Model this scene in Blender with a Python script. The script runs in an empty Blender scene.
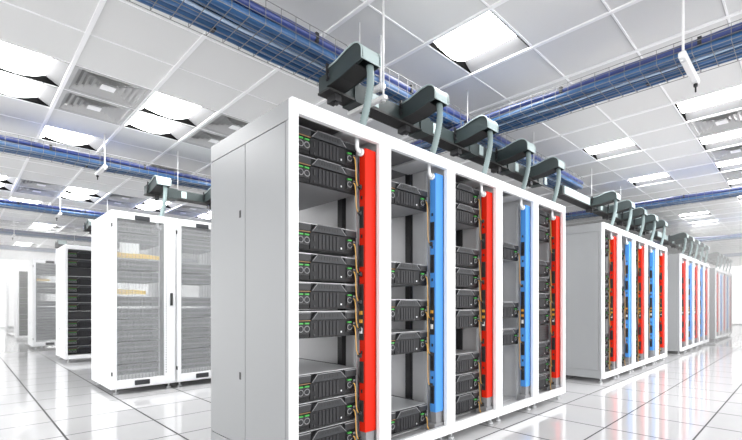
import bpy, math, random
from mathutils import Vector, Matrix
random.seed(7)
sc = bpy.context.scene
col = sc.collection

# ------------------------------------------------------------------ camera
cam = bpy.data.cameras.new('camera')
cam_ob = bpy.data.objects.new('camera', cam)
col.objects.link(cam_ob)
cam_ob.location = (-1.1323, -1.9452, 1.0)
cam_ob.rotation_euler = (math.pi / 2, 0, -math.atan2(0.742, 0.6705))
cam.sensor_width = 36.0
cam.lens = 423.82 / 742 * 36.0
cam.shift_x = (371 - 427) / 742
cam.shift_y = (305.5 - 220) / 742
cam.clip_start = 0.05
cam.clip_end = 200
sc.camera = cam_ob

# ------------------------------------------------------------------ world, lights, exposure
world = bpy.data.worlds.new('world')
sc.world = world
world.use_nodes = True
bg = world.node_tree.nodes['Background']
bg.inputs[0].default_value = (1.0, 1.0, 1.0, 1)
bg.inputs[1].default_value = 1.35

def area_light(name, loc, rot, sx, sy, power, color=(1, 1, 1)):
    l = bpy.data.lights.new(name, 'AREA')
    l.shape = 'RECTANGLE'; l.size = sx; l.size_y = sy; l.energy = power; l.color = color
    o = bpy.data.objects.new(name, l); col.objects.link(o)
    o.location = loc; o.rotation_euler = rot
    return o
# added fill lamp, unseen well behind the camera, brightens the cabinet fronts
area_light('front_fill', (3, -9.0, 2.0), (math.pi / 2, 0, 0), 22, 4.0, 380)

sc.view_settings.view_transform = 'Standard'
sc.view_settings.look = 'None'
sc.view_settings.gamma = 1
sc.view_settings.use_curve_mapping = False
sc.view_settings.exposure = 0.70
sc.cycles.use_denoising = True
sc.cycles.max_bounces = 10
sc.cycles.sample_clamp_indirect = 6.0

# ------------------------------------------------------------------ materials
def mat(name, rgb, rough=0.5, metal=0.0, spec=0.5, emit=0.0, noise=0.0, scale=30.0, coat=0.0):
    m = bpy.data.materials.new(name); m.use_nodes = True
    nt = m.node_tree; p = nt.nodes['Principled BSDF']
    p.inputs['Base Color'].default_value = (*rgb, 1)
    p.inputs['Roughness'].default_value = rough
    p.inputs['Metallic'].default_value = metal
    p.inputs['Specular IOR Level'].default_value = spec
    p.inputs['Coat Weight'].default_value = coat
    if emit:
        p.inputs['Emission Color'].default_value = (*rgb, 1)
        p.inputs['Emission Strength'].default_value = emit
    if noise:
        tc = nt.nodes.new('ShaderNodeTexCoord'); n = nt.nodes.new('ShaderNodeTexNoise')
        n.inputs['Scale'].default_value = scale
        mx = nt.nodes.new('ShaderNodeMix'); mx.data_type = 'RGBA'
        mx.inputs[6].default_value = (*[c * (1 - noise) for c in rgb], 1)
        mx.inputs[7].default_value = (*[min(1, c * (1 + noise)) for c in rgb], 1)
        nt.links.new(tc.outputs['Object'], n.inputs['Vector'])
        nt.links.new(n.outputs['Fac'], mx.inputs[0])
        nt.links.new(mx.outputs[2], p.inputs['Base Color'])
    return m

END_GLOW = 2.6
M = {}
M['white'] = mat('white_powder_coat', (0.88, 0.89, 0.90), 0.35, noise=0.01, scale=60)
M['side'] = mat('shaded_white_powder_coat', (0.315, 0.323, 0.33), 0.4, noise=0.01, scale=60)  # white coat darkened to stand for shade on the main row's sides
M['inner'] = mat('grey_inner_sheet', (0.80, 0.80, 0.81), 0.5, noise=0.02)
M['roof'] = mat('shaded_roof_sheet', (0.22, 0.215, 0.22), 0.5, noise=0.02)  # roof sheet darkened to paint in the shade inside the cabinet
M['seam'] = mat('seam_shadow_gasket', (0.30, 0.31, 0.32), 0.7)
M['black'] = mat('black_steel', (0.018, 0.018, 0.02), 0.45)
M['latch'] = mat('black_latch_plastic', (0.03, 0.03, 0.03), 0.5)
M['steel'] = mat('galvanised_steel', (0.62, 0.63, 0.64), 0.35, metal=0.35, noise=0.05)
M['srv'] = mat('server_black_plastic', (0.012, 0.012, 0.013), 0.4, spec=0.22, noise=0.25, scale=25)
M['srvgrey'] = mat('server_grey_bezel', (0.048, 0.050, 0.054), 0.42, spec=0.22, noise=0.15, scale=40)
M['srvside'] = mat('server_chassis_sheet', (0.28, 0.28, 0.29), 0.45)
M['bay'] = mat('drive_bay_graphite', (0.018, 0.018, 0.020), 0.4, spec=0.22)
M['baylight'] = mat('drive_bay_ridge', (0.034, 0.034, 0.037), 0.4, spec=0.22)
M['brown'] = mat('brown_label_strip', (0.30, 0.17, 0.07), 0.5)
M['switch'] = mat('switch_front_grey', (0.16, 0.16, 0.165), 0.45)
M['switchport'] = mat('switch_port_grey', (0.09, 0.09, 0.092), 0.45)
M['green'] = mat('green_clip_plastic', (0.06, 0.42, 0.07), 0.4)
M['amber'] = mat('amber_plastic', (0.75, 0.36, 0.05), 0.4)
M['red'] = mat('red_powder_coat', (0.70, 0.018, 0.003), 0.45, spec=0.25)
M['blue'] = mat('blue_powder_coat', (0.085, 0.32, 0.80), 0.45, spec=0.25)
M['orange'] = mat('orange_cable_jacket', (0.78, 0.44, 0.10), 0.5)
M['yellow'] = mat('yellow_cable_jacket', (0.9, 0.62, 0.15), 0.5)
M['duct'] = mat('grey_green_duct_plastic', (0.034, 0.047, 0.047), 0.4, noise=0.05)
M['ductlight'] = mat('pale_lit_duct_plastic', (0.45, 0.54, 0.54), 0.4)  # pale plastic; on hood covers it stands for light falling on them
M['ductdark'] = mat('shaded_duct_underside', (0.022, 0.022, 0.022), 0.5)  # duct plastic darkened to paint in the shade on its undersides
M['hose'] = mat('pale_corrugated_hose', (0.24, 0.31, 0.31), 0.45)
M['wire'] = mat('zinc_wire', (0.24, 0.24, 0.24), 0.4, metal=0.3)
M['cable'] = mat('blue_cable_jacket', (0.033, 0.105, 0.25), 0.28, noise=0.35, scale=8)
M['cable2'] = mat('dark_blue_cable_jacket', (0.036, 0.058, 0.21), 0.3, noise=0.3, scale=8)
M['cable3'] = mat('pale_light_streak', (0.55, 0.68, 0.85), 0.3)  # pale strand stands for the bright streak of light between cables
M['rod'] = mat('white_painted_rod', (0.82, 0.82, 0.82), 0.4)
M['bar'] = mat('white_grid_bar', (0.92, 0.92, 0.93), 0.5)
M['thinbar'] = mat('grey_grid_bar', (0.50, 0.50, 0.50), 0.5)
M['louvre'] = mat('grey_louvre_metal', (0.50, 0.50, 0.50), 0.5)
M['louvredark'] = mat('dark_louvre_throat', (0.34, 0.34, 0.34), 0.6)
M['lamp'] = mat('lit_lamp_reflector', (1.0, 1.0, 1.0), 0.5, emit=14.0)
M['lampgrey'] = mat('perforated_lamp_basket', (0.20, 0.20, 0.203), 0.6)
M['lampdark'] = mat('lamp_end_plate_black', (0.004, 0.004, 0.004), 0.9, spec=0.0)
M['glow'] = mat('white_end_glow', (1.0, 1.0, 1.0), 0.5, emit=END_GLOW)  # emission of the panels added at the far ends
M['wall'] = mat('white_painted_wall', (0.86, 0.87, 0.88), 0.6, noise=0.01, scale=4)
M['label'] = mat('white_paper', (0.85, 0.85, 0.85), 0.6)

def glass_mat():
    m = bpy.data.materials.new('perforated_door_glazing'); m.use_nodes = True
    nt = m.node_tree; nt.nodes.clear()
    out = nt.nodes.new('ShaderNodeOutputMaterial'); mx = nt.nodes.new('ShaderNodeMixShader')
    tr = nt.nodes.new('ShaderNodeBsdfTransparent'); tr.inputs[0].default_value = (0.97, 0.98, 0.98, 1)
    p = nt.nodes.new('ShaderNodeBsdfPrincipled')
    p.inputs['Base Color'].default_value = (0.80, 0.81, 0.82, 1); p.inputs['Roughness'].default_value = 0.25
    tc = nt.nodes.new('ShaderNodeTexCoord'); sep = nt.nodes.new('ShaderNodeSeparateXYZ')
    nt.links.new(tc.outputs['Object'], sep.inputs[0])
    # coarse weave of the mesh: fine bars with an open middle
    def saw(sock, freq):
        a = nt.nodes.new('ShaderNodeMath'); a.operation = 'MULTIPLY'; a.inputs[1].default_value = freq
        b = nt.nodes.new('ShaderNodeMath'); b.operation = 'FRACT'
        c = nt.nodes.new('ShaderNodeMath'); c.operation = 'GREATER_THAN'; c.inputs[1].default_value = 0.78
        nt.links.new(sock, a.inputs[0]); nt.links.new(a.outputs[0], b.inputs[0]); nt.links.new(b.outputs[0], c.inputs[0])
        return c.outputs[0]
    sx = saw(sep.outputs[0], 30.0); sz = saw(sep.outputs[2], 14.0)
    ad = nt.nodes.new('ShaderNodeMath'); ad.operation = 'MAXIMUM'
    nt.links.new(sx, ad.inputs[0]); nt.links.new(sx, ad.inputs[1])
    mr = nt.nodes.new('ShaderNodeMapRange'); mr.inputs[3].default_value = 0.11; mr.inputs[4].default_value = 0.25
    nt.links.new(ad.outputs[0], mr.inputs[0]); nt.links.new(mr.outputs[0], mx.inputs[0])
    nt.links.new(tr.outputs[0], mx.inputs[1]); nt.links.new(p.outputs[0], mx.inputs[2])
    nt.links.new(mx.outputs[0], out.inputs[0])
    return m
M['mesh'] = glass_mat()
def perforated_mat():
    m = bpy.data.materials.new('perforated_rear_sheet'); m.use_nodes = True
    nt = m.node_tree; p = nt.nodes['Principled BSDF']
    p.inputs['Base Color'].default_value = (0.66, 0.66, 0.67, 1); p.inputs['Roughness'].default_value = 0.5
    mx = nt.nodes.new('ShaderNodeMixShader'); tr = nt.nodes.new('ShaderNodeBsdfTransparent'); mx.inputs[0].default_value = 0.75
    nt.links.new(p.outputs[0], mx.inputs[1]); nt.links.new(tr.outputs[0], mx.inputs[2])
    nt.links.new(mx.outputs[0], nt.nodes['Material Output'].inputs[0])
    return m
M['rear'] = perforated_mat()

def floor_mat():
    m = mat('glossy_white_floor_tile', (0.86, 0.86, 0.865), 0.10, spec=0.5)
    nt = m.node_tree; p = nt.nodes['Principled BSDF']
    p.inputs['IOR'].default_value = 2.1
    tc = nt.nodes.new('ShaderNodeTexCoord'); sep = nt.nodes.new('ShaderNodeSeparateXYZ')
    nt.links.new(tc.outputs['Object'], sep.inputs[0])
    def line(sock, off, width):
        a = nt.nodes.new('ShaderNodeMath'); a.operation = 'SUBTRACT'; a.inputs[1].default_value = off
        w = nt.nodes.new('ShaderNodeMath'); w.operation = 'PINGPONG'; w.inputs[1].default_value = 0.3
        c = nt.nodes.new('ShaderNodeMath'); c.operation = 'LESS_THAN'; c.inputs[1].default_value = width
        nt.links.new(sock, a.inputs[0]); nt.links.new(a.outputs[0], w.inputs[0]); nt.links.new(w.outputs[0], c.inputs[0])
        return c.outputs[0]
    lx = line(sep.outputs[0], 0.015, 0.007); ly = line(sep.outputs[1], -0.1, 0.0065)
    mxx = nt.nodes.new('ShaderNodeMath'); mxx.operation = 'MAXIMUM'
    nt.links.new(lx, mxx.inputs[0]); nt.links.new(ly, mxx.inputs[1])
    n = nt.nodes.new('ShaderNodeTexNoise'); n.inputs['Scale'].default_value = 3.0
    nt.links.new(tc.outputs['Object'], n.inputs['Vector'])
    base = nt.nodes.new('ShaderNodeMix'); base.data_type = 'RGBA'
    base.inputs[6].default_value = (0.58, 0.58, 0.59, 1); base.inputs[7].default_value = (0.62, 0.62, 0.62, 1)
    nt.links.new(n.outputs['Fac'], base.inputs[0])
    cm = nt.nodes.new('ShaderNodeMix'); cm.data_type = 'RGBA'
    cm.inputs[7].default_value = (0.02, 0.02, 0.021, 1)
    nt.links.new(base.outputs[2], cm.inputs[6])
    nt.links.new(mxx.outputs[0], cm.inputs[0]); nt.links.new(cm.outputs[2], p.inputs['Base Color'])
    rm = nt.nodes.new('ShaderNodeMapRange'); rm.inputs[3].default_value = 0.09; rm.inputs[4].default_value = 0.6
    nt.links.new(mxx.outputs[0], rm.inputs[0]); nt.links.new(rm.outputs[0], p.inputs['Roughness'])
    sm = nt.nodes.new('ShaderNodeMapRange'); sm.inputs[3].default_value = 0.5; sm.inputs[4].default_value = 0.12
    nt.links.new(mxx.outputs[0], sm.inputs[0]); nt.links.new(sm.outputs[0], p.inputs['Specular IOR Level'])
    return m
M['floor'] = floor_mat()
M['tile'] = mat('mineral_ceiling_tile', (0.72, 0.72, 0.715), 0.8, noise=0.03, scale=120)

# ------------------------------------------------------------------ mesh helpers
class MB:
    def __init__(s):
        s.v = []; s.f = []; s.mi = []; s.sm = []
    def box(s, x0, x1, y0, y1, z0, z1, m=0, c=0.0):
        b = len(s.v)
        if c <= 0:
            s.v += [(x, y, z) for z in (z0, z1) for y in (y0, y1) for x in (x0, x1)]
            for q in ((0, 2, 3, 1), (4, 5, 7, 6), (0, 1, 5, 4), (2, 6, 7, 3), (0, 4, 6, 2), (1, 3, 7, 5)):
                s.f.append([b + i for i in q]); s.mi.append(m); s.sm.append(False)
            return s
        c = min(c, (x1 - x0) * .45, (y1 - y0) * .45, (z1 - z0) * .45)
        X, Y, Z = (x0, x1), (y0, y1), (z0, z1); idx = {}
        for i in (0, 1):
            for j in (0, 1):
                for k in (0, 1):
                    sx, sy, sz = (c if i == 0 else -c), (c if j == 0 else -c), (c if k == 0 else -c)
                    for ax, p in ((0, (X[i], Y[j] + sy, Z[k] + sz)), (1, (X[i] + sx, Y[j], Z[k] + sz)), (2, (X[i] + sx, Y[j] + sy, Z[k]))):
                        idx[(i, j, k, ax)] = len(s.v); s.v.append(p)
        def add(q):
            s.f.append(q); s.mi.append(m); s.sm.append(False)
        for a in (0, 1):
            o = [(0, 0), (1, 0), (1, 1), (0, 1)]
            q = [idx[(a, p, r, 0)] for p, r in o]; add(q if a else q[::-1])
            q = [idx[(p, a, r, 1)] for p, r in o]; add(q[::-1] if a else q)
            q = [idx[(p, r, a, 2)] for p, r in o]; add(q if a else q[::-1])
        for j in (0, 1):
            for k in (0, 1):
                q = [idx[(0, j, k, 1)], idx[(1, j, k, 1)], idx[(1, j, k, 2)], idx[(0, j, k, 2)]]
                add(q if (j ^ k) == 1 else q[::-1])
                q = [idx[(j, 0, k, 0)], idx[(j, 1, k, 0)], idx[(j, 1, k, 2)], idx[(j, 0, k, 2)]]
                add(q[::-1] if (j ^ k) == 1 else q)
                q = [idx[(j, k, 0, 0)], idx[(j, k, 1, 0)], idx[(j, k, 1, 1)], idx[(j, k, 0, 1)]]
                add(q if (j ^ k) == 1 else q[::-1])
        for i in (0, 1):
            for j in (0, 1):
                for k in (0, 1):
                    q = [idx[(i, j, k, 0)], idx[(i, j, k, 1)], idx[(i, j, k, 2)]]
                    add(q if (i + j + k) % 2 else q[::-1])
        return s
    def poly(s, pts, m=0):
        b = len(s.v); s.v += [tuple(p) for p in pts]
        s.f.append(list(range(b, b + len(pts)))); s.mi.append(m); s.sm.append(False); return s
    def prism_x(s, prof, x0, x1, m=0):
        """closed (y,z) profile swept along x"""
        b = len(s.v); n = len(prof)
        s.v += [(x0, y, z) for y, z in prof] + [(x1, y, z) for y, z in prof]
        s.f.append([b + i for i in range(n)][::-1]); s.f.append([b + n + i for i in range(n)])
        for i in range(n):
            j = (i + 1) % n; s.f.append([b + i, b + j, b + n + j, b + n + i])
        s.mi += [m] * (n + 2); s.sm += [False] * (n + 2); return s
    def prism_y(s, prof, y0, y1, m=0):
        b = len(s.v); n = len(prof)
        s.v += [(x, y0, z) for x, z in prof] + [(x, y1, z) for x, z in prof]
        s.f.append([b + i for i in range(n)]); s.f.append([b + n + i for i in range(n)][::-1])
        for i in range(n):
            j = (i + 1) % n; s.f.append([b + i, b + n + i, b + n + j, b + j])
        s.mi += [m] * (n + 2); s.sm += [False] * (n + 2); return s
    def tube(s, pts, r, seg=8, m=0, smooth=True, caps=True):
        """r: number or list of radii"""
        pts = [Vector(p) for p in pts]; n = len(pts); b = len(s.v)
        rs = r if isinstance(r, (list, tuple)) else [r] * n
        up = None
        for i, p in enumerate(pts):
            t = (pts[min(i + 1, n - 1)] - pts[max(i - 1, 0)]).normalized()
            if up is None:
                up = Vector((0, 0, 1)) if abs(t.z) < .9 else Vector((0, 1, 0))
            a = (up - t * up.dot(t))
            if a.length < 1e-4: a = Vector((1, 0, 0)) - t * t.x
            a.normalize(); up = a; c = t.cross(a)
            for k in range(seg):
                an = 2 * math.pi * (k + .5) / seg
                s.v.append(tuple(p + (a * math.cos(an) + c * math.sin(an)) * rs[i]))
        for i in range(n - 1):
            for k in range(seg):
                k2 = (k + 1) % seg
                s.f.append([b + i * seg + k, b + i * seg + k2, b + (i + 1) * seg + k2, b + (i + 1) * seg + k]); s.mi.append(m); s.sm.append(smooth)
        if caps:
            s.f.append([b + k for k in range(seg)][::-1]); s.f.append([b + (n - 1) * seg + k for k in range(seg)])
            s.mi += [m, m]; s.sm += [False, False]
        return s
    def mesh(s, name, mats):
        me = bpy.data.meshes.new(name); me.from_pydata(s.v, [], s.f)
        for m in (mats if isinstance(mats, (list, tuple)) else [mats]): me.materials.append(M[m])
        me.polygons.foreach_set('material_index', s.mi); me.polygons.foreach_set('use_smooth', s.sm)
        me.update(); return me
    def build(s, name, mats, parent=None, loc=(0, 0, 0)):
        o = bpy.data.objects.new(name, s.mesh(name, mats)); col.objects.link(o)
        o.location = loc
        if parent: o.parent = parent
        return o

def tag(o, label=None, cat=None, group=None, kind=None):
    if label: o['label'] = label
    if cat: o['category'] = cat
    if group: o['group'] = group
    if kind: o['kind'] = kind
    return o
def empty(name, loc=(0, 0, 0), label=None, cat=None, group=None):
    o = bpy.data.objects.new(name, None); col.objects.link(o); o.location = loc
    o.empty_display_size = 0.1
    return tag(o, label, cat, group)
KIDS = {}
def kids(o):
    return [c for c in o.children]
def copy_tree(o, parent=None):
    c = o.copy(); col.objects.link(c)
    if parent: c.parent = parent
    for ch in kids(o): copy_tree(ch, c)
    return c
class Proto:
    """first use hands out the source itself, later uses copy the thing with its parts"""
    def __init__(s, root): s.root = root; s.used = False
    def put(s, loc, label, group=None, name=None):
        o = s.root if not s.used else copy_tree(s.root)
        s.used = True; o.location = loc; o['label'] = label
        if group: o['group'] = group
        return o
ORD = ['first', 'second', 'third', 'fourth', 'fifth', 'sixth', 'seventh', 'eighth', 'ninth', 'tenth', 'eleventh', 'twelfth']

# ------------------------------------------------------------------ setting
W, D, H0, H1 = 0.648, 1.03, 0.062, 2.062
PERIOD, GROUP_N = 4.37, 5
CEIL = 3.05
XMIN, XMAX, YMIN, YMAX = -3.48, 25.92, -5.11, 24.89     # multiples of the tile grid
fl = MB().box(XMIN - 4, XMAX, YMIN - 4, YMAX, -0.1, 0.0)
tag(fl.build('floor', 'floor'), kind='structure')
# added glowing panels close both far ends of the hall and brighten them
tag(MB().box(XMAX + .02, XMAX + .2, YMIN, YMAX, 0, CEIL + .3).build('end_glow_panel_1', 'glow'), kind='structure')
f = MB()
for y in (YMIN, -1.0, 3.1, 7.2, 11.3, 15.4, 19.5, YMAX - .05): f.box(XMAX - .02, XMAX + .02, y, y + .05, 0, CEIL + .2)
f.box(XMAX - .02, XMAX + .02, YMIN, YMAX, 0, .06)
tag(f.build('trim_1', 'white'), kind='structure')
tag(MB().box(XMIN - 4, XMAX, YMAX + .02, YMAX + .2, 0, CEIL + .3).build('end_glow_panel_2', 'glow'), kind='structure')
f = MB()
for x in (-7.4, -3.3, .8, 4.9, 9.0, 13.1, 17.2, 21.3): f.box(x, x + .05, YMAX - .02, YMAX + .02, 0, CEIL + .2)
f.box(XMIN - 4, XMAX, YMAX - .02, YMAX + .02, 0, .06)
tag(f.build('trim_2', 'white'), kind='structure')

# ceiling modules: cell (i, j) spans x = .12+.6i .., y = -.31+.6j ..
CX0, CY0, T = 0.12, -0.31, 0.6
lights, vents = set(), set()
for base in (-3, 5, 13, 21, 29):            # double strip of alternating lamps and vents, one strip every eight modules
    for i in range(-4, 24):
        for j in (base, base + 1):
            far = base >= 5
            if base == -3 and i < 6: continue
            if base >= 13 and i > 4: continue
            if base == 5 and i > 5: continue
            (lights if i % 2 == 0 else vents).add((i, j))
for i, j in ((2, 0), (7, 0), (10, 0), (16, 0), (18, 0), (-1, 8), (3, 16), (-1, 16), (-1, 24), (3, 8)):
    lights.add((i, j))
vents.add((1, 9))
lights.discard((3, 8))
i0, i1 = round((XMIN - CX0) / T), round((XMAX - CX0) / T)
j0, j1 = round((YMIN - CY0) / T), round((YMAX - CY0) / T)
cb = MB()
for i in range(i0, i1):
    for j in range(j0, j1):
        if (i, j) in lights or (i, j) in vents: continue
        x, y = CX0 + T * i, CY0 + T * j
        cb.poly([(x, y, CEIL), (x, y + T, CEIL), (x + T, y + T, CEIL), (x + T, y, CEIL)])
# slab above the tiles keeps the void dark
cb.box(XMIN, XMAX, YMIN, YMAX, CEIL + .2, CEIL + .3)
ceil_o = tag(cb.build('ceiling', 'tile'), kind='structure')
gb = MB()
for i in range(i0, i1 + 1):
    x = CX0 + T * i; gb.box(x - .014, x + .014, YMIN, YMAX, CEIL - .012, CEIL + .02)
gb.build('ceiling_grid', 'bar', ceil_o)['kind'] = 'structure'
gb = MB()
for j in range(j0, j1 + 1):
    y = CY0 + T * j; gb.box(XMIN, XMAX, y - .010, y + .003, CEIL - .006, CEIL + .02, 0); gb.box(XMIN, XMAX, y + .003, y + .009, CEIL - .004, CEIL + .02, 1)
gb.build('ceiling_cross_grid', ['bar', 'thinbar'], ceil_o)['kind'] = 'structure'

# ------------------------------------------------------------------ ceiling lamps and vents
def make_lamp():
    root = empty('ceiling_lamp', cat='lamp')
    a = T / 2 - .016
    # gull-wing reflector swept along y
    prof = []
    for k in range(0, 41):
        u = k / 40
        if u < .10: z = u / .10 * .055
        elif u > .82: z = (1 - u) / .18 * .085
        else:
            q = (u - .10) / .72
            z = .012 + (.045 * (1 - q / .55) ** 2 if q < .55 else .075 * ((q - .55) / .45) ** 2)
        prof.append((-a + 2 * a * u, z * .78))
    r = MB()
    for k in range(40):
        (xa, za), (xb, zb) = prof[k], prof[k + 1]
        grey = 1 if (k >= 33) else 0
        r.poly([(xa, -a, za), (xa, a, za), (xb, a, zb), (xb, -a, zb)], grey)
    r.build('reflector', ['lamp', 'lampgrey'], root)
    for y in (-a, a):
        e = MB(); e.prism_y([(-a, -.002), (a, -.002)] + [(x, z + .004) for x, z in prof[::-1]], y - .003, y + .003)
        e.build('end_plate', 'lampdark', root)
    h = MB(); h.box(-a, a, -a, a, .11, .125); h.build('housing', 'lampgrey', root)
    f = MB()
    for x0, x1, y0, y1 in ((-a, a, -a, -a + .012), (-a, a, a - .012, a), (-a, -a + .012, -a, a), (a - .012, a, -a, a)):
        f.box(x0, x1, y0, y1, -.012, -.003)
    return root
def make_vent():
    root = empty('air_vent', cat='vent')
    a = T / 2 - .016
    f = MB()
    for x0, x1, y0, y1 in ((-a, a, -a, -a + .03), (-a, a, a - .03, a), (-a, -a + .03, -a + .03, a - .03), (a - .03, a, -a + .03, a - .03)):
        f.box(x0, x1, y0, y1, -.006, .012)
    f.build('frame', 'louvre', root)
    l = MB()
    for k in range(5):
        o, i_ = a - .035 - .043 * k, a - .035 - .043 * k - .036
        zo, zi = .004 + .002 * k, .040 + .002 * k
        for s in range(4):
            R = Matrix.Rotation(s * math.pi / 2, 3, 'Z')
            l.poly([R @ Vector(p) for p in ((-o, -o, zo), (o, -o, zo), (i_, -i_, zi), (-i_, -i_, zi))])
    l.build('louvre', 'louvre', root)
    MB().box(-.055, .055, -.055, .055, .002, .008).build('centre_plate', 'bar', root)
    MB().box(-a, a, -a, a, .08, .09).build('throat', 'louvredark', root)
    return root
lampP, ventP = Proto(make_lamp()), Proto(make_vent())
def visible_cell(x, y, z):
    fx, fy = x + 1.1323, y + 1.9452
    zc = fx * .742 + fy * .6705; xc = fx * .6705 - fy * .742
    if zc < .3: return False
    px, py = 427 + 423.82 * xc / zc, 305.5 - 423.82 * (z - 1) / zc
    return -90 < px < 830 and py > -90
LINES = {-3: 'outermost over the front aisle', -2: 'beside the white bar over the front aisle', 0: 'above the open cabinet fronts',
         5: 'nearer over the aisle behind', 6: 'farther over the aisle behind', 8: 'above the mesh-door row', 9: 'above the mesh-door cabinets',
         13: 'nearer in the second strip back', 14: 'farther in the second strip back', 16: 'behind the second strip back',
         21: 'nearer in the third strip back', 22: 'farther in the third strip back', 24: 'behind the third strip back',
         29: 'nearer in the last strip', 30: 'farther in the last strip'}
for kind, cells, P, nm in (('lamp', lights, lampP, 'white recessed ceiling lamp'), ('vent', vents, ventP, 'grey square air vent')):
    for n, (i, j) in enumerate(sorted(cells, key=lambda c: (c[1], c[0]))):
        x, y = CX0 + T * (i + .5), CY0 + T * (j + .5)
        if not visible_cell(x, y, CEIL):
            # leave the module closed
            continue
        same = [c for c in sorted(cells) if c[1] == j and visible_cell(CX0 + T * (c[0] + .5), CY0 + T * (c[1] + .5), CEIL)]
        k = same.index((i, j))
        line = LINES[j]
        pos = ORD[k] if k < 12 else 'number %d' % (k + 1)
        P.put((x, y, CEIL), '%s, %s in the line %s' % (nm, pos, line), 'ceiling lamps' if kind == 'lamp' else 'ceiling air vents')

# ------------------------------------------------------------------ open server cabinet
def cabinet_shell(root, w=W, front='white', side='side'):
    f = MB()
    f.box(0, .041, 0, .035, H0, H1, 0, .004)                     # posts and beams of the front frame
    f.box(w - .056, w - .002, 0, .035, H0, H1, 0, .004)
    f.box(.041, w - .056, 0, .035, H1 - .075, H1, 0, .003)
    f.box(.041, w - .056, 0, .035, H0, H0 + .068, 0, .003)
    f.build('front_frame', front, root)
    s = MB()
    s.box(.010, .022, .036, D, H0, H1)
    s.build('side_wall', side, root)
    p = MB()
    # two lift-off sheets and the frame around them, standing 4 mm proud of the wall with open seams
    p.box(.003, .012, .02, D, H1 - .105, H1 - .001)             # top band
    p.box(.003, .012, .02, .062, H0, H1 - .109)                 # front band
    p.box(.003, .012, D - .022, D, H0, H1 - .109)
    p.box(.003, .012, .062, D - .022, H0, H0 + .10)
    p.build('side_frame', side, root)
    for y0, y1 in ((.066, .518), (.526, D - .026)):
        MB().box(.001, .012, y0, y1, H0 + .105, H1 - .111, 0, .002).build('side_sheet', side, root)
    MB().box(.006, .0085, .519, .525, H0 + .1, H1 - .11).build('side_seam_strip', 'white', root)
    for z in (1.548, .578):
        l = MB(); l.box(0, .004, .575, .600, z - .022, z + .022, 0, .001); l.box(-.001, .001, .582, .593, z - .006, z + .012)
        l.build('latch', 'latch', root)
    MB().box(w - .022, w - .004, .036, D, H0, H1).build('side_wall', 'inner', root)
    MB().box(.022, w - .022, D - .01, D - .006, H0, H1).build('back_wall', 'rear', root)
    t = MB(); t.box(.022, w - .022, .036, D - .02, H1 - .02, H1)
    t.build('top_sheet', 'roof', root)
    b = MB(); b.box(.022, w - .022, .036, D - .02, H0, H0 + .03); b.box(.1, w - .14, .2, .35, H0 + .03, H0 + .034)
    b.build('base_sheet', 'inner', root)
    for y in (.06, D - .08):
        for x in (.06, w - .06):
            q = MB(); q.tube([(x, y, 0.002), (x, y, .016)], .024, 10, 0, False); q.tube([(x, y, .014), (x, y, H0 + .002)], .010, 8, 0)
            q.build('foot', 'steel', root)

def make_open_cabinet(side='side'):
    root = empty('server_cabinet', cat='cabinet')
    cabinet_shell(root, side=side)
    MB().box(.592, .624, .38, .43, H0 + .03, H1 - .02).build('mounting_rail', 'black', root)
    MB().box(.024, .050, .38, .43, H0 + .03, H1 - .02).build('mounting_rail', 'black', root)
    MB().box(.510, .519, .125, .150, H0 + .03, H1 - .09).build('mounting_rail', 'steel', root)
    MB().box(.030, .045, .125, .150, H0 + .03, H1 - .09).build('mounting_rail', 'steel', root)
    # lighter cut-out tray under the roof
    MB().box(.40, .60, .06, .40, H1 - .035, H1 - .021).build('roof_cable_tray', 'inner', root)
    return root

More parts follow.
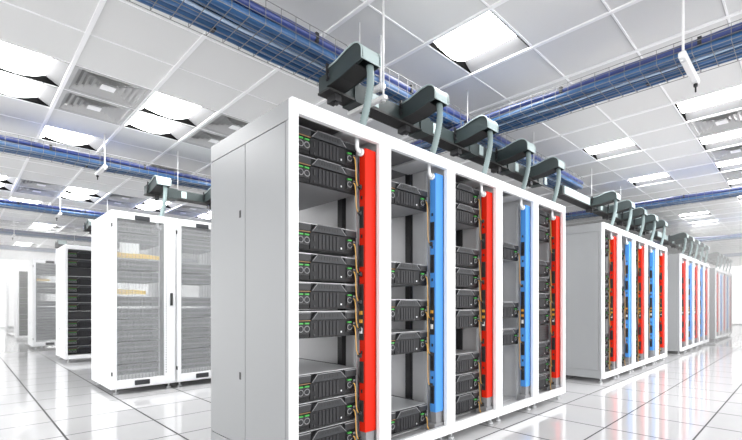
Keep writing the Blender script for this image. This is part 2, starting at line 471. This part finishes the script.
# ------------------------------------------------------------------ servers
SW, SH, SD = 0.452, 0.150, 0.66
def server_bits(detail):
    """returns list of (name, mats, MB); local origin at the front, left, bottom corner"""
    out = []
    c = MB()
    c.box(0, SW, .012, SD, 0, SH - .004, 1)
    c.box(0, SW, .004, SD, SH - .004, SH, 0)
    out.append(('chassis', ['steel', 'srvside'], c))
    z1 = SH - .004
    b = MB()                                                      # main dark front
    b.box(0, SW, 0, .012, 0, z1, 0)
    out.append(('front_panel', ['srv'], b))
    h = MB()                                                      # raised trapezoid handle over the drive bays
    zt, zm = z1 - .002, z1 - .044
    h.prism_y([(.130, zm), (.362, zm), (.322, zt), (.166, zt)], -.022, 0, 0)
    for k in range(8):
        x = .174 + k * .018; h.box(x, x + .011, -.0235, -.0215, zm + .014, zm + .032, 1)
    for (xa, za), (xb, zb) in (((.130, zm), (.166, zt)), ((.166, zt), (.322, zt)), ((.322, zt), (.362, zm))):
        h.tube([(xa, -.023, za), (xb, -.023, zb)], .0025, 5, 2)
    out.append(('handle', ['srvgrey', 'black', 'srvside'], h))
    for x0, x1 in ((.004, .128), (.364, SW - .004)):
        e = MB(); e.box(x0, x1, -.012, 0, z1 - .042, z1 - .006, 0); e.box(x0 + .008, x1 - .010, -.014, -.011, z1 - .036, z1 - .014, 1)
        e.box(x0, x1, -.014, -.002, z1 - .006, z1 - .002, 2)
        out.append(('upper_cover', ['srvgrey', 'black', 'srvside'], e))
    y = MB()
    y.box(.126, .362, -.010, 0, .006, z1 - .048, 0)
    for k in range(6):
        x = .180 + k * .024; y.box(x, x + .016, -.014, -.010, .012, z1 - .054, 1)
    y.box(.146, .156, -.014, -.009, .050, .082, 2); y.box(.146, .156, -.014, -.009, .010, .022, 2); y.box(.330, .338, -.014, -.009, .022, .032, 3)
    out.append(('drive_bay', ['bay', 'baylight', 'black', 'steel'], y))
    for cx in (.027, .066, .105, .398):
        f = MB(); n = 14; cz = .052
        f.box(cx - .019, cx + .019, -.006, 0, cz - .026, cz + .024, 0)
        ring = [(cx + .016 * math.cos(2 * math.pi * k / n), -.010, cz + .016 * math.sin(2 * math.pi * k / n)) for k in range(n + 1)]
        f.tube(ring, .0028, 5, 2, True, False)
        f.tube([(cx, -.011, cz), (cx, -.006, cz)], .006, 8, 1)
        for k in range(5):
            a = 2 * math.pi * k / 5; f.box(cx - .002 + .010 * math.cos(a), cx + .002 + .010 * math.cos(a), -.009, -.006, cz - .002 + .010 * math.sin(a), cz + .002 + .010 * math.sin(a), 1)
        out.append(('fan', ['black', 'srvgrey', 'srvside'], f))
        g = MB(); g.box(cx - .014, cx + .014, -.013, 0, .0785, .086)
        out.append(('clip', ['green'], g))
    p = MB(); p.box(.366, SW - .006, -.006, 0, .006, .024, 0)
    out.append(('lower_vent', ['srv'], p))
    p = MB(); p.box(.006, .122, -.006, 0, .004, .022, 0)
    out.append(('lower_vent', ['srv'], p))
    p = MB(); p.box(.420, .444, -.009, 0, .034, .090, 0); p.box(.424, .440, -.011, -.008, .060, .080, 1)
    out.append(('control_panel', ['srv', 'srvside'], p))
    l = MB(); l.box(.006, .124, -.015, -.010, z1 - .050, z1 - .046)
    out.append(('marker', ['brown'], l))
    r = MB(); r.box(SW + .002, SW + .030, .16, SD + .2, SH - .045, SH - .002)
    out.append(('slide_rail', ['black'], r))
    return out
def make_server():
    root = empty('rack_server', cat='server')
    for name, mats, mb in server_bits(True): mb.build(name, mats, root)
    return root
def merge_bits(bits):
    names, allm = [], MB()
    for _, mats, mb in bits:
        b = len(allm.v); allm.v += mb.v
        allm.f += [[i + b for i in q] for q in mb.f]; allm.sm += mb.sm
        loc = []
        for m in mats:
            if m not in names: names.append(m)
            loc.append(names.index(m))
        allm.mi += [loc[i] for i in mb.mi]
    return allm, names
def make_far_server():
    mb, names = merge_bits(server_bits(False))
    return tag(mb.build('rack_server', names), cat='server')

SLOTS = [
    [1.985, 1.828, 1.460, 1.292, 1.130, .968, .620, .460, .300],
    [1.832, 1.295, 1.042, .818, .290],
    [1.970, 1.808, 1.468, 1.300, 1.130, .966, .614, .449, .288],
    [1.575, 1.035, .785],
    [1.985, 1.822, 1.468, 1.297, 1.128, .960, .622, .449, .285],
]
BAR = ['red', 'blue', 'red', 'blue', 'red']

# ------------------------------------------------------------------ power strips
def make_strip(colour):
    root = empty('power_strip', cat='power strip')
    x0, x1, y0, y1, z0, z1 = .512, .599, .042, .100, .232, 1.950
    b = MB(); b.box(x0, x1, y0, y1, z0, z1, 0, .004); b.build('body', colour, root)
    z = 1.60
    k = 0
    while z > .35:
        if not (.80 < z < .98):
            s = MB(); s.box(x0 - .006, x0 + .001, y0 + .014, y1 - .010, z - .13, z, 0)
            for q in range(3):
                s.box(x0 - .008, x0 - .005, y0 + .022, y1 - .018, z - .04 - q * .04, z - .015 - q * .04, 1)
            s.build('socket_block', ['latch', 'black'], root)
            s = MB(); s.box(x0 - .004, x0 + .001, y0 + .025, y1 - .020, z + .045, z + .065, 0)
            s.build('indicator', 'black', root)
        z -= .235; k += 1
    s = MB(); s.box(x0 - .006, x0 + .001, y0 + .012, y1 - .008, .79, 1.0, 0)
    s.build('breaker_panel', 'latch', root)
    for zz in (.955, .905):
        MB().box(x0 - .012, x0 - .005, y0 + .018, y1 - .016, zz - .011, zz + .011).build('breaker', 'amber', root)
    MB().box(x0 - .012, x0 - .005, y0 + .020, y1 - .018, .83, .865).build('breaker', 'white', root)
    g = MB(); g.box(x0 + .012, x1 - .012, y0 + .008, y1 - .004, .150, .233); g.box(x0 - .01, x1 + .005, y0, y1 + .03, H0 + .031, .152)
    g.build('foot_bracket', 'srvside', root)
    return root
stripP = {c: Proto(make_strip(c)) for c in ('red', 'blue')}

# ------------------------------------------------------------------ orange cables from a server to the strip
def make_cable(drop):
    root = empty('power_cable', cat='cable')
    x = SW - .030
    for dx, dy in ((0, 0),):
        pts = [(x - .012, -.016, .060), (x - .004 + dx, -.030 + dy, .058), (x + dx, -.034 + dy, .030), (x + .002 + dx, -.036 + dy, -.02), (x + .004 + dx, -.038 + dy, -drop + .04), (x + .010 + dx, -.046, -drop + .008), (x + .020, -.052, -drop)]
        MB().tube(smooth(pts, 3), .0030, 6).build('cord', 'orange', root)
    p = MB(); p.box(SW - .044, SW - .020, -.026, -.013, .050, .070)
    p.build('plug', 'latch', root)
    q = MB(); q.box(x + .016, x + .027, -.064, -.040, -drop - .014, -drop + .014, 0, .003); q.box(x + .006, x + .018, -.058, -.046, -drop - .005, -drop + .005)
    q.build('plug', 'black', root)
    return root
def smooth(pts, n):
    P = [Vector(p) for p in pts]; out = []
    for i in range(len(P) - 1):
        a, b, c, d = P[max(i - 1, 0)], P[i], P[i + 1], P[min(i + 2, len(P) - 1)]
        for k in range(n):
            t = k / n
            out.append(.5 * ((2 * b) + (c - a) * t + (2 * a - 5 * b + 4 * c - d) * t * t + (3 * b - a - 3 * c + d) * t ** 3))
    out.append(P[-1]); return out

# ------------------------------------------------------------------ hose from the duct hood down through the roof to the strip
def make_hose():
    root = empty('corrugated_hose', cat='hose')
    base = smooth([(.540, .032, 2.450), (.542, .028, 2.39), (.540, .034, 2.30), (.530, .058, 2.18), (.515, .088, 2.066)], 14)
    rs = [.0235 if k % 2 else .0205 for k in range(len(base))]
    MB().tube(base, rs, 12, 0, True).build('hose', 'hose', root)
    e = MB(); e.tube(smooth([(.472, .070, 2.045), (.472, .070, 1.975), (.474, .070, 1.945), (.486, .070, 1.930), (.506, .070, 1.926)], 6), .0125, 10)
    e.tube([(.492, .070, 1.926), (.508, .070, 1.926)], .024, 12); 
    e.build('elbow_pipe', 'white', root)
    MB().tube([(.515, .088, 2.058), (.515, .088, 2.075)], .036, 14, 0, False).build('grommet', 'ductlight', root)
    return root
hoseP = Proto(make_hose())

# ------------------------------------------------------------------ main row of open cabinets
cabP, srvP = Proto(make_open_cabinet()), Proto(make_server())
farP = Proto(make_far_server())
cableP = {}
BLOCK = ['near block', 'second block', 'third block', 'fourth block', 'fifth block']
def drop_for(k):
    return (.20, .155, .23)[k % 3]
for g in range(4):
    for r in range(GROUP_N):
        x0 = g * PERIOD + r * W
        where = '%s cabinet of the %s' % (ORD[r], BLOCK[g])
        cabP.put((x0, 0, 0), 'white open server cabinet holding a %s power strip, %s' % (BAR[r], where), 'open server cabinets along the bright aisle')
        stripP[BAR[r]].put((x0, 0, 0), '%s vertical power strip with black sockets in the %s' % (BAR[r], where), 'vertical power strips')
        hoseP.put((x0, 0, 0), 'pale corrugated hose dropping from the grey duct into the %s' % where, 'corrugated drop hoses')
        slots = SLOTS[r]
        for k, z in enumerate(slots):
            if g == 3: continue
            lab = 'black rack server, %s from the top in the %s' % (ORD[k], where)
            (srvP if g == 0 else farP).put((x0 + .054, .125, z - SH), lab, 'black servers in the open cabinets')
            if g <= 1:
                d = .05 if z < .32 else (.12 if r in (0, 2, 4) else .24)
                if d not in cableP: cableP[d] = Proto(make_cable(d))
                cableP[d].put((x0 + .054, .125, z - SH), 'orange power cord from the %s server down in the %s' % (ORD[k], where), 'orange power cords')
    if g == 0:
        # blank black panel in the last cabinet
        for xx, z0, z1 in ((4 * W, .635, .795),):
            p = MB(); p.box(0, SW, 0, .02, 0, z1 - z0)
            for k in range(6): p.box(.01, SW - .01, -.004, 0, .012 + k * .024, .026 + k * .024)
            o = p.build('blanking_panel', 'black', None, (xx + .054, .125, z0))
            tag(o, 'black ribbed blanking panel between servers in the fifth cabinet of the near block', 'panel')

# ------------------------------------------------------------------ grey-green duct with arched outlet hoods
def hood_parts(parent, x, y0):
    prof_o = [(.335, 2.394), (.335, 2.500), (.240, 2.510), (.130, 2.540)]
    for k in range(0, 9):
        a = math.pi / 2 * k / 8
        prof_o.append((.060 - .080 * math.sin(a), 2.480 + .070 * math.cos(a)))
    prof_o.append((-.020, 2.440))
    inner = [(.008, 2.432), (.050, 2.430), (.200, 2.402)]
    prof = prof_o + inner
    for xx in (x - .068, x + .062):
        MB().prism_x(prof, xx, xx + .006).build('outlet_hood', 'duct', parent, (0, y0, 0))
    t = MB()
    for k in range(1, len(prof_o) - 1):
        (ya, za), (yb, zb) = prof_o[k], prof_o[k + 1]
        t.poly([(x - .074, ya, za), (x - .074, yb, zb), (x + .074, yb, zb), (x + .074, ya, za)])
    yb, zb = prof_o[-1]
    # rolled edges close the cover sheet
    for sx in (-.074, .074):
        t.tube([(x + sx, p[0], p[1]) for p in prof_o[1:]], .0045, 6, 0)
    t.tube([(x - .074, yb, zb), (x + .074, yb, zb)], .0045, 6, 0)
    t.build('hood_cover', 'ductlight', parent, (0, y0, 0))  # light on the curved face put into its paler colour
    u = MB()                                                      # chute underside, its shade put into the dark colour
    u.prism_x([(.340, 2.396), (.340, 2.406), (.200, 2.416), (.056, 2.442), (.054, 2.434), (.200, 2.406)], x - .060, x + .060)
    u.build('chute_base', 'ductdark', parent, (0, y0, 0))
    for xx in (x - .085, x + .079):
        b = MB(); b.box(xx - .002, xx + .008, .308, .318, 2.415, 2.525, 0)
        for z in (2.43, 2.47, 2.51): b.box(xx - .004, xx + .010, .300, .312, z - .010, z + .010, 0)
        b.build('clip', 'black', parent, (0, y0, 0))
def make_duct(xs, xe, hoods, y0, rods, name_label, cat='cable duct', group='grey cable ducts'):
    root = empty('cable_duct', (0, 0, 0), name_label, cat, group)
    t = MB()
    t.box(xs, xe, y0 + .330, y0 + .336, 2.392, 2.492, 0); t.box(xs, xe, y0 + .440, y0 + .446, 2.392, 2.492, 0)
    t.box(xs, xs + .006, y0 + .330, y0 + .446, 2.392, 2.492, 0)
    t.build('trough', 'duct', root)
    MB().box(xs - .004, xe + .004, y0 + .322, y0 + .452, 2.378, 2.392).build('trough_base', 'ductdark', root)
    for x in hoods:
        hood_parts(root, x, y0)
        c = MB()
        for xx in (x + .20,):
            c.box(xx - .055, xx + .055, y0 + .318, y0 + .330, 2.385, 2.500, 0); c.box(xx - .055, xx + .055, y0 + .308, y0 + .456, 2.366, 2.379, 0)
        c.build('coupler', 'duct', root)
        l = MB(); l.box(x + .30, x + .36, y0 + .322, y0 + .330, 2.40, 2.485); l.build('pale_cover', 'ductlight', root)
        k = MB(); k.box(x + .00, x + .05, y0 + .34, y0 + .43, 2.335, 2.378); k.box(x + .015, x + .035, y0 + .35, y0 + .37, 2.315, 2.336)
        k.build('clamp', 'black', root)
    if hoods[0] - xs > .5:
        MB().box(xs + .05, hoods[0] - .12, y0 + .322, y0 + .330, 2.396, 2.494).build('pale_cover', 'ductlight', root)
    for x in rods:
        MB().tube([(x, y0 + .46, 2.38), (x, y0 + .46, CEIL - .012)], .004, 6).build('hanger_rod', 'rod', root)
    return root
HOODX = .507
for g in range(4):
    hx = [g * PERIOD + r * W + HOODX for r in range(5)]
    make_duct(.455 if g == 0 else hx[0] - .99, hx[-1] + .28 if g < 3 else hx[-1] + .4, hx, 0.0, [hx[r] + .3 for r in (0, 2, 4)],
              'grey-green cable duct with arched hoods above the %s of open cabinets' % BLOCK[g])

# ------------------------------------------------------------------ rows behind
def make_door_cabinet():
    root = empty('server_cabinet', cat='cabinet')
    cabinet_shell(root, side='white')
    # framed mesh door in front of the opening, hinge side towards the end of the row
    y0, y1 = -.034, -.006
    d = MB()
    za, zb = H0 + .02, H1 - .012
    d.box(.006, .050, y0, y1, za, zb, 0, .003); d.box(.515, .632, y0, y1, za, zb, 0, .003)
    d.box(.050, .515, y0, y1, zb - .075, zb, 0, .003); d.box(.050, .515, y0, y1, za, za + .085, 0, .003)
    dr = d.build('door', 'white', root)
    MB().box(.050, .515, -.022, -.016, za + .085, zb - .075).build('door_mesh', 'mesh', dr)
    p = MB()
    for k in range(60):
        z = za + .12 + k * .029; p.box(.528, .540, y0 - .001, y0 + .001, z, z + .012)
    p.build('vent_slots', 'srvside', dr)
    h = MB(); h.box(.575, .602, y0 - .016, y0 + .001, 1.0, 1.15, 0, .004); h.box(.581, .596, y0 - .026, y0 - .014, 1.03, 1.11, 0, .003)
    h.build('handle', 'latch', dr)
    for z in (zb - .05, za + .038):
        q = MB(); q.box(.215, .365, y0 - .012, y0 + .001, z - .028, z + .028, 0, .012); q.box(.24, .34, y0 - .014, y0 - .011, z - .012, z + .012)
        q.build('grip', 'srvgrey', dr)
    for z in (H1 - .17, .24):
        MB().box(0, .010, y0 - .004, y0 + .03, z - .022, z + .022, 0, .003).build('hinge', 'latch', dr)
    MB().box(.500, .510, .125, .150, H0 + .03, H1 - .09).build('mounting_rail', 'steel', root)
    MB().box(.06, .07, .125, .150, H0 + .03, H1 - .09).build('mounting_rail', 'steel', root)
    return root
def grey_server():
    mb = MB()
    mb.box(0, .43, 0, .55, 0, .115, 0)
    mb.box(.01, .42, -.008, 0, .006, .050, 1); mb.box(.01, .42, -.008, 0, .060, .108, 1)
    for z in (.068, .014): mb.box(.04, .36, -.011, -.008, z + .004, z + .024, 2)
    return tag(mb.build('network_switch', ['srvside', 'switch', 'switchport']), cat='network switch')
doorP, greyP = Proto(make_door_cabinet()), Proto(grey_server())
def yellow_bundle(x, y, z, x1, label):
    root = empty('cable_bundle', (x, y, z), label, 'cables', 'yellow cable bundles behind mesh doors')
    for k in range(5):
        pts = [(-.005 + .004 * k, -.020 - .004 * k, .012 * k), (.10, -.030 - .005 * k, .011 * k - .006 + .004 * random.random()), ((x1 - x) * .6, -.030, .010 * k + .006 * random.random()), (x1 - x, -.020, .008 * k)]
        MB().tube(smooth(pts, 4), .006, 6).build('cable', 'yellow', root)
ROWY = {'A': 3.79, 'B': 7.65, 'C': 11.10, 'D': 14.85, 'E': 18.6}
for row, nm, n in (('A', 'mesh-door row', 3), ('C', 'far mesh-door row', 2)):
    y = ROWY[row]
    for r in range(n):
        where = '%s cabinet of the %s' % (ORD[r], nm)
        doorP.put((r * W, y, 0), 'white mesh-door cabinet, %s' % where, 'mesh-door cabinets')
        for k, z in enumerate((1.85, 1.72, 1.42, 1.28, .99, .85, .72, .59, .46, .33, .20)):
            if row == 'A' and r > 1: continue
            if r > 0 and row != 'A': continue
            greyP.put((r * W + .072, y + .13, z), 'grey network switch, %s from the top in the %s of the %s' % (ORD[k], ORD[r] + ' cabinet', nm), 'grey switches behind mesh doors')
y = ROWY['A']
yellow_bundle(.065, y + .12, 1.555, .50, 'yellow cable bundle behind the first mesh door, upper of its two')
yellow_bundle(.065, y + .12, 1.135, .36, 'yellow cable bundle behind the first mesh door, lower of its two')
yellow_bundle(.065, ROWY['C'] + .12, 1.57, .30, 'yellow cable bundle behind the far mesh door')
MB_l = MB().box(0, .19, 0, .004, 0, .12)
tag(MB_l.build('paper_sheet', 'label', None, (.10, y + .09, 1.60)), 'white sheet behind the first mesh door above the yellow cables', 'paper')

# row B, D, E: open cabinets stacked with black servers
rowB = Proto(make_open_cabinet('white'))
for row, nm, n in (('B', 'dark stacked row at the back', 1), ('D', 'fourth row at the back', 1), ('E', 'last row at the back', 1)):
    for r in range(n):
        rowB.put((r * W + (.11 if row == 'B' else 0), ROWY[row], 0), 'white open cabinet at the end of the %s' % nm, 'open cabinets at the back')
        if row == 'E': continue
        zs = [1.985 - .155 * k for k in range(12)]
        for k, z in enumerate(zs):
            if k in (2, 7):
                p = MB(); p.box(0, SW, 0, .02, 0, .148)
                tag(p.build('blanking_panel', 'black', None, (r * W + (.11 if row == 'B' else 0) + .054, ROWY[row] + .125, z - SH)), 'black blank panel, %s from the top in the %s' % ('third' if k == 2 else 'eighth', nm), 'panel')
                continue
            farP.put((r * W + (.11 if row == 'B' else 0) + .054, ROWY[row] + .125, z - SH), 'black rack server, %s from the top in the %s' % (ORD[k], nm), 'black servers in the back rows')
make_duct(.43, 2.3, [.515, .515 + W, .515 + 2 * W], ROWY['A'], [.3 + .515], 'grey-green cable duct with hoods above the mesh-door row')
make_duct(.43, 1.4, [.515], ROWY['B'], [.8], 'grey-green cable duct above the dark stacked row at the back')
make_duct(.43, 1.4, [.515], ROWY['C'], [.8], 'pale cable duct above the far mesh-door row')
for r in range(2):
    hoseP.put((r * W, ROWY['A'], 0), 'pale corrugated hose dropping onto the %s mesh-door cabinet' % ORD[r], 'corrugated drop hoses')

# ------------------------------------------------------------------ wire basket trays with blue cables
def make_tray(axis, c, zb, a0, a1, label, clabel, depth=.15, width=.37, flat=1.0):
    """axis 'x' runs along x at y=c; axis 'y' runs along y at x=c. a0..a1 extent"""
    def P(l, s, z): return (l, c + s, z) if axis == 'x' else (c + s, l, z)
    hw = width / 2
    w = MB(); r = .0023
    for k in range(5):
        s = -hw + width * k / 4; w.tube([P(a0, s, zb), P(a1, s, zb)], r, 4, 0, False)
    for s in (-hw, hw):
        for z in (depth / 3, depth / 1.5, depth): w.tube([P(a0, s, zb + z), P(a1, s, zb + z)], r, 4, 0, False)
    l = a0
    while l < a1:
        w.tube([P(l, -hw, zb + depth), P(l, -hw, zb), P(l, hw, zb), P(l, hw, zb + depth)], r, 4, 0, False); l += .10
    o = w.build('wire_basket', 'wire'); tag(o, label, 'cable tray', 'wire basket trays')
    n = int((a1 - a0) / .22)
    bo = empty('cable_bundle', P(a0, 0, zb), clabel, 'cables', 'blue cable bundles'); off = Vector(P(a0, 0, zb))
    rows = [(-.140, .036, .033, 0), (-.074, .038, .034, 0), (-.010, .026, .012, 2), (.040, .037, .034, 0), (.108, .036, .033, 0), (.158, .030, .022, 0),  # thin pale row stands for a streak of light
            (-.150, .098, .030, 1), (-.09, .104, .031, 1), (-.02, .096, .033, 0), (.05, .103, .031, 1), (.12, .098, .032, 1)]
    for s, z, rad, mi in rows:
        s *= width / .37; z *= flat; rad *= (width / .37) * (.6 + .4 * flat)
        pts = []; ph = random.random() * 6
        for k in range(n + 1):
            l = a0 + (a1 - a0) * k / n
            pts.append(Vector(P(l, s + .005 * math.sin(ph + k * .9), zb + z + .004 * math.sin(ph + k * 1.7))) - off)
        MB().tube(pts, rad, 8, 0).build('cable', ['cable', 'cable2', 'cable3'][mi], bo)
    l = a0 + .35
    while l < a1 - .4:
        for s0, s1 in ((P(l, -.183 * width / .37, zb + .066 * flat), P(l + .022, -.13 * width / .37, zb + .130 * flat)),
                       (P(l + .35, .085 * width / .37, zb + .001), P(l + .372, .13 * width / .37, zb + .03))):
            q0, q1 = Vector(s0) - off, Vector(s1) - off
            MB().box(min(q0.x, q1.x), max(q0.x, q1.x), min(q0.y, q1.y), max(q0.y, q1.y), q0.z, q1.z).build('cable_tie', 'black', bo)
        l += .9
ZM, ZR = 2.675, 2.572
make_tray('x', .65, ZM, -2.6, 4.9, 'grey wire basket tray above the open cabinet row', 'thick blue cable bundle in the tray above the open cabinet row')
for row, cy, lab in (('A', 4.48, 'above the mesh-door row'), ('B', 8.25, 'above the dark stacked row'), ('C', 12.1, 'above the far mesh-door row'), ('D', 15.9, 'above the fourth row at the back')):
    make_tray('x', cy, ZM, -2.6, 6.0, 'grey wire basket tray %s' % lab, 'thick blue cable bundle in the tray %s' % lab, .14, .32, .9)
for cx, lab in ((2.08, 'crossing the near block of open cabinets'), (6.32, 'crossing the second block of open cabinets'), (11.1, 'crossing the third block of open cabinets'), (15.5, 'crossing the fourth block of open cabinets')):
    make_tray('y', cx, ZR, -4.5, 3.0, 'grey wire basket tray %s' % lab, 'thick blue cable bundle in the tray %s' % lab, .098, .30, .68)

# hangers carrying the trays
def hanger(axis, l, c, zb, label, top=CEIL - .012):
    root = empty('tray_hanger', (l, c, 0) if axis == 'x' else (c, l, 0), label, 'hanger', 'white tray hangers')
    def P(s, z): return (0, s, z) if axis == 'x' else (s, 0, z)
    MB().tube([P(-.19, zb - .05), P(-.19, top)], .008, 8).build('rod', 'rod', root)
    s = MB(); a, b = P(-.225, zb - .045), P(.225, zb - .008)
    wd = .022
    if axis == 'x': s.box(-wd, wd, -.225, .225, zb - .042, zb - .006, 0, .006)
    else: s.box(-.225, .225, -wd, wd, zb - .042, zb - .006, 0, .006)
    s.build('bracket', 'rod', root)
    for za, zc in ((-.056, -.042), (-.006, .006)):
        n = MB(); n.tube([P(-.19, zb + za), P(-.19, zb + zc)], .016, 6, 0, False); n.build('nut', 'steel', root)
    q = MB(); q.tube([P(.20, zb - .10), P(.20, zb - .042)], .006, 6); q.tube([P(.20, zb - .062), P(.20, zb - .044)], .014, 6, 0, False)
    q.build('bolt', 'black', root)
hanger('x', .04, 4.48, ZM, 'white rod hanger under the tray above the mesh-door row')
hanger('x', .10, 8.25, ZM, 'white rod hanger under the tray above the dark stacked row')
hanger('x', -.25, 12.1, ZM, 'white rod hanger under the tray above the far mesh-door row')
hanger('x', 1.01, .65, ZM, 'white rod hanger under the tray above the open cabinet row')
t = empty('duct_hanger', (.72, .11, 0), 'tall white rod with a strut under the grey duct beside the first hood', 'hanger')
MB().tube([(0, 0, 2.330), (0, 0, CEIL - .012)], .007, 8).build('rod', 'rod', t)
MB().box(-.018, .018, -.025, .36, 2.336, 2.362, 0, .004).build('strut', 'rod', t)
MB().tube([(0, 0, 2.322), (0, 0, 2.336)], .014, 6, 0, False).build('nut', 'steel', t)
hanger('y', -1.36, 2.08, ZR, 'white rod hanger under the tray crossing the near block')

# ------------------------------------------------------------------ haze volume added to fade the far reaches of the hall to white
def haze():
    m = bpy.data.materials.new('pale_haze'); m.use_nodes = True
    nt = m.node_tree; nt.nodes.clear()
    out = nt.nodes.new('ShaderNodeOutputMaterial'); v = nt.nodes.new('ShaderNodeVolumeScatter')
    v.inputs['Color'].default_value = (1, 1, 1, 1); v.inputs['Density'].default_value = HAZE
    nt.links.new(v.outputs[0], out.inputs['Volume'])
    M['haze'] = m
    x0, x1, y0, y1, xm, ym = -3.4, XMAX - .02, YMIN, YMAX - .02, 8.2, 8.8
    b = MB(); ring = [(x0, ym), (xm, ym), (xm, y0), (x1, y0), (x1, y1), (x0, y1)]
    n = len(ring); zl, zh = .002, CEIL - .02
    b.v += [(x, y, zl) for x, y in ring] + [(x, y, zh) for x, y in ring]
    b.f += [list(range(n))[::-1], [n + i for i in range(n)]] + [[i, (i + 1) % n, n + (i + 1) % n, n + i] for i in range(n)]
    b.mi = [0] * (n + 2); b.sm = [False] * (n + 2)
    o = b.build('haze', 'haze'); tag(o, 'pale haze added to fade the far ends of the hall to white', 'haze', None, 'stuff')
HAZE = 0.11
haze()
